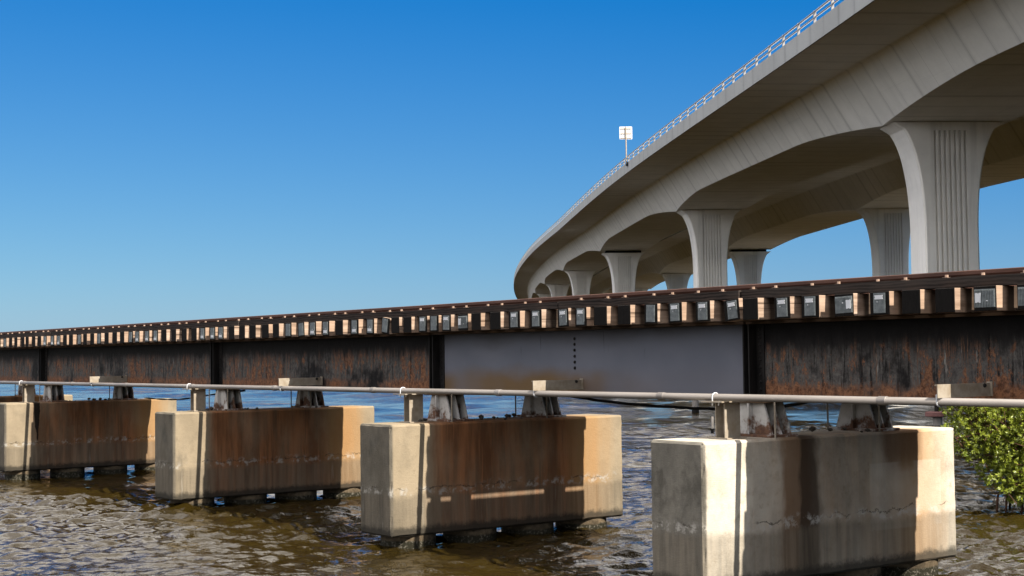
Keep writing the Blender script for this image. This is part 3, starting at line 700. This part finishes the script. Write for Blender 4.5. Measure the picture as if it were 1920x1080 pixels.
for (x, w, k) in allT:
    w = min(max(w, .212), .29); tilt = rngt.uniform(-.012, .012)
    if abs(x+12.15) < .06: tilt = -.10
    if abs(x+19.57) < .06: tilt = .12
    if abs(x+15.24) < .04 or abs(x+22.22) < .05: tilt = -.05
    dy = rngt.uniform(-.02, .02)
    root = thing('railway_tie', (x, TY0+dy, TB), tie_label(x, k), 'railway tie', 'timber ties of the railway deck')
    if wood_me is None:
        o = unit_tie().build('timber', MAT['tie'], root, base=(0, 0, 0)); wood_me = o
        bm = bmesh.new(); bm.from_mesh(o.data); bmesh.ops.bevel(bm, geom=list(bm.edges), offset=.006, segments=1, affect='EDGES'); bm.to_mesh(o.data); bm.free()
    else:
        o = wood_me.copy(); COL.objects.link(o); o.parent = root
    hz = rngt.uniform(.975, 1.0); o.scale = (w, 1, hz); o.location = (0, 0, 0); o.rotation_euler = (0, tilt, 0)
    if k != 'n':
        horiz = k not in 'lrm'
        if horiz not in proto_plate: q = PM[horiz].build('end_plate', MAT['plate'], root, base=(0, 0, 0)); proto_plate[horiz] = q
        else: q = proto_plate[horiz].copy(); COL.objects.link(q); q.parent = root
        q.location = (0, -.001, (TT-TB)/2+.002); q.rotation_euler = (0, tilt+rngt.uniform(-.03, .03), 0)
        q.scale = (min(1., (w-.03)/.15) if horiz else (w-.02)/.15, 1, 1 if horiz else .85)
        if k in 'btlr':
            up_ = k in 'lr'
            if up_ not in proto_tag:
                mb = MB(); a, b = (.020, .054) if up_ else (.052, .021)
                n = .006
                if up_: mb.prism_y([(-a, -b), (-n, -b), (-n, -b+n), (n, -b+n), (n, -b), (a, -b), (a, b), (n, b), (n, b-n), (-n, b-n), (-n, b), (-a, b)], -.014, -.0105)
                else: mb.prism_y([(-a, -b), (a, -b), (a, -n), (a-n, -n), (a-n, n), (a, n), (a, b), (-a, b), (-a, n), (-a+n, n), (-a+n, -n), (-a, -n)], -.014, -.0105)
                q2 = mb.build('tag_plate', MAT['tagwhite'], q, base=(0, 0, 0)); proto_tag[up_] = q2
            else: q2 = proto_tag[up_].copy(); COL.objects.link(q2); q2.parent = q
            q2.location = {'b': (.005, 0, -.055), 't': (0, 0, .058), 'l': (-.045, 0, .005), 'r': (.045, 0, 0)}[k]
            if proto_dot is None: proto_dot = q3 = MB().dome((0, -.0105, 0), (0, -1, 0), .007, .004).build('nail_head', MAT['tagwhite'], q, base=(0, 0, 0))
            else: q3 = proto_dot.copy(); COL.objects.link(q3); q3.parent = q
            q3.location = {'b': (.01, 0, -.012), 't': (-.022, 0, .012), 'l': (.02, 0, -.03), 'r': (-.005, 0, .02)}[k]

# ------------------------------------------------------------------ guard timbers with bolts, rails
GJ = [-60, -52, -46.5, -40.2, -34.45, -29.31, -24.68, -20.11, -15.41, -12.12, -7.5, -3.2]
GL = ['guard timber far beyond the left edge of the photo', 'guard timber beyond the left edge', 'guard timber just outside the left edge', 'leftmost visible guard timber length, ending above the leftmost pier', 'guard timber length right of the leftmost one, above dark girder', 'guard timber length meeting a pale new piece above the third pier', 'pale weathered guard timber length right of the third pier joint',
      'guard timber length above the second pier, stepping at its right end', 'guard timber length with split rough ends above blue-grey girder', 'short dark guard timber over the right half of the blue-grey girder', 'guard timber with swirling grain above the rusty right girder', 'guard timber out of view at the right']
GL2 = dict(zip(range(11), GL[:7]+GL[7:]))
bolts = [-12.86, -12.46, -11.99, -11.65, -11.12, -10.75, -10.23, -9.88, -9.38, -8.96, -8.5, -8.1]
xx = -13.3
while xx > -58: bolts += [xx, xx-.33]; xx -= .86
bolt_proto = None
for gi in range(len(GJ)-1):
    a, b = GJ[gi]+.012, GJ[gi+1]-.012; dz = rngt.uniform(-.008, .008); dyy = rngt.uniform(-.015, .015)
    y0, y1, z0, z1 = 11.95+dyy, 12.12+dyy, TT+.002, .690+dz
    root = thing('guard_timber', (a, y0, z0), GL2[gi], 'timber beam', 'guard timbers along the track')
    mb = MB(); n = max(2, int((b-a)/.25)); vs = []; fs = []
    for i in range(n+1):
        X = a+(b-a)*i/n; e = [rngt.uniform(-.004, .004) for _ in range(3)]
        vs += [(X, y0+e[0], z0), (X, y0+e[0]*.5, z1+e[1]), (X, y1, z1+e[2]), (X, y1, z0)]
    for i in range(n):
        for q in range(4): fs.append((i*4+q, (i+1)*4+q, (i+1)*4+(q+1) % 4, i*4+(q+1) % 4))
    fs += [(0, 1, 2, 3), (n*4+3, n*4+2, n*4+1, n*4)]
    mb.add(vs, fs).build('beam', MAT['guard'], root)
    for xb in bolts:
        if a+.05 < xb < b-.05:
            if bolt_proto is None:
                m2 = MB(); m2.box(-.03, .03, -.03, .03, 0, .006); m2.tube([(0, 0, .006), (0, 0, .03)], .018, 6); bolt_proto = q = m2.build('bolt', MAT['bolt'], root, base=(0, 0, 0))
            else: q = bolt_proto.copy(); COL.objects.link(q); q.parent = root
            q.location = (xb-a, .07, z1-z0-.001)
def rail(yc, label):
    b, h = TT+.004, .190
    prof = [(-.076, 0), (.076, 0), (.076, .012), (.016, .034), (.010, .06), (.010, .128), (.036, .150), (.037, .184), (.030, h), (-.030, h), (-.037, .184), (-.036, .150), (-.010, .128), (-.010, .06), (-.016, .034), (-.076, .012)]
    o = MB().prism_x([(yc+y, b+z) for y, z in prof], -60, -3).build('rail', MAT['rail'], None, base=(-30, yc, b)); tag(o, label, 'rail', 'rails of the track')
rail(12.56, 'rusty brown rail along the near side of the track, against the sky')
rail(14.04, 'far rail of the track, hidden behind the near rail')

# ------------------------------------------------------------------ conduit pipe, posts, bracket arms
PY, PZ, PR = 11.70, -.487, .0385
root = thing('conduit_pipe', (-60, PY, PZ), 'long grey galvanised conduit pipe running in front of the girders', 'pipe')
MB().tube([(-60, PY, PZ), (-30, PY, PZ), (-3, PY, PZ)], PR, 20).build('pipe', MAT['pipe'], root, smooth=True)
for xc in (-9.92, -13.17, -16.4, -19.63, -22.83, -26.1, -29.28, -32.34, -35.5, -38.6):
    mb = MB(); mb.tube([(xc-.055, PY, PZ), (xc-.05, PY, PZ), (xc+.05, PY, PZ), (xc+.055, PY, PZ)], [PR+.001, PR+.006, PR+.006, PR+.001], 20); mb.build('coupling', MAT['pipe'], root, smooth=False)
def ubolt(mb, x, y, z, r, leg):
    pts = [(x, y-r, z-leg)] + [(x, y-r*math.cos(a), z+r*math.sin(a)) for a in np.linspace(0, math.pi, 11)] + [(x, y+r, z-leg)]
    mb.tube(pts, .008, 6)
def support(x, label):
    root = thing('pipe_support_post', (x, 11.86, PT), label, 'post', 'steel posts holding the pipe')
    b, t, h = PT+.012, PZ-PR-.018, .115
    mb = MB(); mb.box(x-.075, x-.063, h*0+11.745, 11.98, b, t); mb.box(x+.063, x+.075, 11.745, 11.98, b, t); mb.box(x-.0628, x+.0628, 11.856, 11.868, b, t)
    mb.build('h_beam', MAT['galv'], root)
    MB().box(x-.14, x+.14, 11.70, 12.02, PT, b).build('base_plate', MAT['galv'], root)
    mb = MB(); mb.box(x-.17, x+.16, 11.62, 11.99, t, t+.014); mb.build('cap_plate', MAT['galv'], root)
    mb = MB(); ubolt(mb, x-.02, PY, PZ, PR+.009, .095); mb.build('u_bolt', MAT['tagwhite'], root, smooth=True)
for x, nm in ((-12.26, 'steel post on the nearest pale pier, carrying the pipe'), (-18.77, 'steel post on the second nearest pier, carrying the pipe'), (-26.22, 'steel post on the third pier, carrying the pipe'), (-35.72, 'steel post on the leftmost pier, carrying the pipe'), (-42.8, 'steel post on the pier beyond the left edge, carrying the pipe')):
    support(x, nm)
def arm(x, label):
    yw = GY1-.016
    root = thing('pipe_bracket_arm', (x, yw, -.39), label, 'bracket', 'bracket arms from girder to pipe')
    mb = MB(); mb.box(x-.010, x, 11.61, yw-.012, -.449, -.322); mb.box(x-.035, x-.0101, 11.61, yw-.012, -.336, -.322); mb.build('channel', MAT['galv'], root)
    MB().box(x-.04, x+.022, yw-.012, yw, -.45, -.31).build('mounting_plate', MAT['galv'], root)
    MB().dome((x+.0, yw-.10, -.345), (1, 0, 0), .022, .02).build('bolt', MAT['black_steel'], root)
    mb = MB(); ubolt(mb, x-.05, PY, PZ, -(PR+.006), -.07); mb.build('u_bolt', MAT['tagwhite'], root)
for x, nm in ((-9.19, 'bracket arm with white end on the heavily rusted right girder'), (-15.52, 'bracket arm with white end on the blue-grey girder'), (-22.5, 'bracket arm with pale end on the girder left of the blue-grey one'), (-31.06, 'leftmost visible bracket arm with pale end, on the dark left girder')):
    arm(x, nm)

# ------------------------------------------------------------------ cables, stones
def cable(pts, r, name, label, strands=3):
    mb = MB(); P = [Vector(p) for p in pts]; n = 24; C = []
    ex = [2*P[0]-P[1]] + P + [2*P[-1]-P[-2]]
    for i in range(1, len(ex)-2):
        for t in np.arange(n)/n: C.append(cr(ex[i-1], ex[i], ex[i+1], ex[i+2], float(t)))
    C.append(P[-1])
    for s in range(strands):
        a = 6.28*s/strands
        mb.tube([c+Vector((0, math.cos(a+i*.22), math.sin(a+i*.22)))*r*.95 for i, c in enumerate(C)], r, 6)
    o = mb.build(name, MAT['cable'], None, base=P[0], smooth=True); tag(o, label, 'cable', None)
cable([(-18.3, 14.0, -.56), (-17.0, 14.05, -.68), (-15.4, 14.1, -.74), (-13.9, 14.05, -.72), (-12.9, 13.95, -.60)], .012, 'sagging_cable', 'black cable bundle sagging below the blue-grey girder')
cable([(-35.6, 14.7, -.92), (-34.2, 14.6, -.93), (-32.2, 14.2, -.88), (-29.5, 13.6, -.74), (-26.6, 13.0, -.60)], .011, 'sagging_cable', 'black cable bundle from the leftmost pier up to the third pier bearing', 2)
rs = random.Random(5)
def stone(p, s, label):
    bm = bmesh.new(); bmesh.ops.create_icosphere(bm, subdivisions=1, radius=s)
    for v in bm.verts: v.co = Vector((v.co.x*rs.uniform(.8, 1.5), v.co.y*rs.uniform(.7, 1.3), v.co.z*rs.uniform(.5, .9)))
    zmin = min(v.co.z for v in bm.verts); me = bpy.data.meshes.new('ballast_stone')
    for v in bm.verts: v.co.z -= zmin
    bm.to_mesh(me); bm.free(); me.materials.append(MAT['stone']); o = bpy.data.objects.new('ballast_stone', me); COL.objects.link(o)
    o.location = (p[0], p[1], p[2]+Z0); tag(o, label, 'stone', 'ballast stones lying on the piers')
for (xf, L, lb, mt), nm in zip(PIERS[:4], pn):
    for k in range(14):
        yy = rs.uniform(.75, 3.3)+Y0; stone((xf-rs.uniform(.05, .8), yy, PT), rs.uniform(.015, .05), 'small dark ballast stone lying on top of the '+nm)

# ------------------------------------------------------------------ mooring piles far off in the water
def mooring(lat, dep, r, top, label, mat, foot):
    p = wp(lat, dep, WL)
    root = thing('mooring_pile', p, label, 'pile', None)
    MB().tube([p+Vector((0, 0, -1)), p+Vector((0, 0, foot)), p+Vector((.01, 0, top))], [r, r, r*.93], 14).build('timber', MAT[mat], root)
    MB().tube([p+Vector((0, 0, -.8)), p+Vector((0, 0, foot*.9))], r*1.05, 14).build('wet_foot', MAT['black_steel'], root)
    return root
def at_px(u, v_water): # ground distances for a pile whose foot is seen there
    d = F_PX*Z0/(v_water-(666.97-.01294*(u-960))); return (u-960)/F_PX*d, d
mooring(*at_px(1300, 773), .16, .62, 'short pale mooring pile with dark foot between pipe and water, behind nearest pier', 'pile_wood', .16)
mooring(*at_px(1331, 808), .05, .5, 'thin mooring stake just left of the post on the nearest pier', 'pile_wood', .1)
mooring(*at_px(785, 780), .08, .70, 'thin white stake with reddish foot beside the second nearest pier post', 'pile_wood', .14)
r_ = mooring(*at_px(1752, 800), .17, .42, 'grey pile with faded pink round cap near the mangrove', 'pile_wood', .06)
q_ = Vector(r_['_b']); MB().tube([q_+Vector((0, 0, .36)), q_+Vector((0, 0, .38)), q_+Vector((0, 0, .52)), q_+Vector((0, 0, .54))], [.36, .42, .42, .36], 20).build('round_cap', MAT['pile_pink'], r_)
MB().tube([q_+Vector((0, 0, .5)), q_+Vector((0, 0, .95))], .1, 10).build('pole', MAT['black_steel'], r_)

# ------------------------------------------------------------------ mangrove
def mangrove():
    m = M('mangrove leaf', .35)
    at = m.t.nodes.new('ShaderNodeAttribute'); at.attribute_name = 'tone'
    m.k = .7; c = m.mix(at.outputs['Fac'], (.10, .145, .012), (.38, .43, .05)); m.col(c); m.b.inputs['Specular IOR Level'].default_value = .5
    tr = m.t.nodes.new('ShaderNodeBsdfTranslucent'); m._in(tr.inputs[0], m.mix(.5, c, (.34, .38, .03))); ms = m.t.nodes.new('ShaderNodeMixShader'); ms.inputs[0].default_value = .28
    out = m.t.nodes['Material Output']; m.t.links.new(m.b.outputs[0], ms.inputs[1]); m.t.links.new(tr.outputs[0], ms.inputs[2]); m.t.links.new(ms.outputs[0], out.inputs[0])
    base = wp(8.35, 25.2, WL)
    root = thing('mangrove_bush', base, 'bright green mangrove bush on arching roots at the right edge', 'bush')
    rr = random.Random(4); vs = []; fs = []; tone = []
    lobes = [(wp(9.0, 26.2, -1.15), 1.55, 1.25), (wp(8.1, 25.4, -1.0), .85, .8), (wp(9.3, 25.2, -1.3), 1.0, .95), (wp(8.3, 25.2, -1.75), .80, .62), (wp(7.75, 25.3, -1.35), .6, .55), (wp(8.9, 24.9, -1.9), .95, .62), (wp(8.35, 24.8, -2.1), .6, .36), (wp(9.2, 24.7, -2.2), .9, .4), (wp(8.6, 24.75, -2.3), .7, .35), (wp(7.7, 25.6, -.75), .6, .5), (wp(8.75, 24.9, -2.0), .6, .42), (wp(8.0, 26.0, -.45), .95, .6), (wp(10.2, 26.5, -1.0), 1.5, 1.3), (wp(8.45, 25.0, -1.3), .75, .6)]
    twig = MB()
    for c, rh, rv in lobes:
        n = int(900*rh*rh)
        for _ in range(n):
            d = Vector((rr.gauss(0, 1), rr.gauss(0, 1), rr.gauss(0, 1))).normalized(); q = rr.random()**.38*(1+.16*math.sin(5*d.x+3*d.z)*math.cos(4*d.y))
            p = c+Vector((d.x*rh*q, d.y*rh*q, d.z*rv*q))
            if p.z < WL+.14: continue
            ax = (d*.7+Vector((rr.gauss(0, .5), rr.gauss(0, .5), .55+rr.gauss(0, .3)))).normalized(); b = rr.random()
            e1 = ax.orthogonal().normalized(); e2 = ax.cross(e1)
            if rr.random() < .25: twig.tube([p-ax*.28, p], [.008, .004], 4, False)
            for k in range(rr.randint(5, 8)):
                a = k*2.4+rr.random(); sp = rr.uniform(.45, 1.2); L = rr.uniform(.045, .085); Wd = L*.25
                rad = (e1*math.cos(a)+e2*math.sin(a)); dr = (ax*math.cos(sp)+rad*math.sin(sp)).normalized(); sd_ = dr.cross(ax)
                if sd_.length < .01: continue
                sd_.normalize(); o = p-ax*.05*rr.random(); nn = dr.cross(sd_)
                i0 = len(vs); vs += [o, o+dr*L*.45+sd_*Wd+nn*.006, o+dr*L, o+dr*L*.45-sd_*Wd+nn*.006, o+dr*L*.5-nn*.004]
                fs += [(i0, i0+1, i0+4), (i0+1, i0+2, i0+4), (i0+2, i0+3, i0+4), (i0+3, i0, i0+4)]; t = min(1, max(0, .5*b+.5*rr.random())); tone += [t]*5
    mb = MB(); mb.add(vs, fs); off = Vector(root['_b']); me = bpy.data.meshes.new('crown')
    me.from_pydata([(p.x-off.x, p.y-off.y, p.z-off.z) for p in vs], [], fs); me.materials.append(m.m)
    at_ = me.attributes.new('tone', 'FLOAT', 'POINT'); at_.data.foreach_set('value', tone); me.shade_smooth()
    o = bpy.data.objects.new('crown', me); COL.objects.link(o); o.parent = root
    tag(twig.build('twigs', MAT['bark'], root), kind='stuff')
    tk = MB(); h = wp(8.55, 25.5, -1.9)
    for tgt in (wp(9.0, 26.1, -.6), wp(8.1, 25.4, -.7), wp(9.4, 25.4, -1.0), wp(8.4, 25.2, -1.2)):
        tk.tube([h, h.lerp(tgt, .5)+Vector((0, 0, .05)), tgt], [.05, .035, .012], 7)
    tk.build('trunk', MAT['bark'], root)
    for k in range(9):
        a = k*.698+.3; R = rr.uniform(.25, .5); e = h+Vector((math.cos(a)*R, math.sin(a)*R, 0))
        MB().tube([h+Vector((0, 0, .05*rr.random())), h.lerp(e, .5)+Vector((0, 0, -.12)), Vector((e.x, e.y, WL+.25)), Vector((e.x+.06*math.cos(a), e.y+.06*math.sin(a), WL-.4))], [.03, .026, .022, .02], 7).build('prop_root', MAT['bark'], root, smooth=True)
mangrove()

for o in bpy.data.objects:
    if '_b' in o: del o['_b']
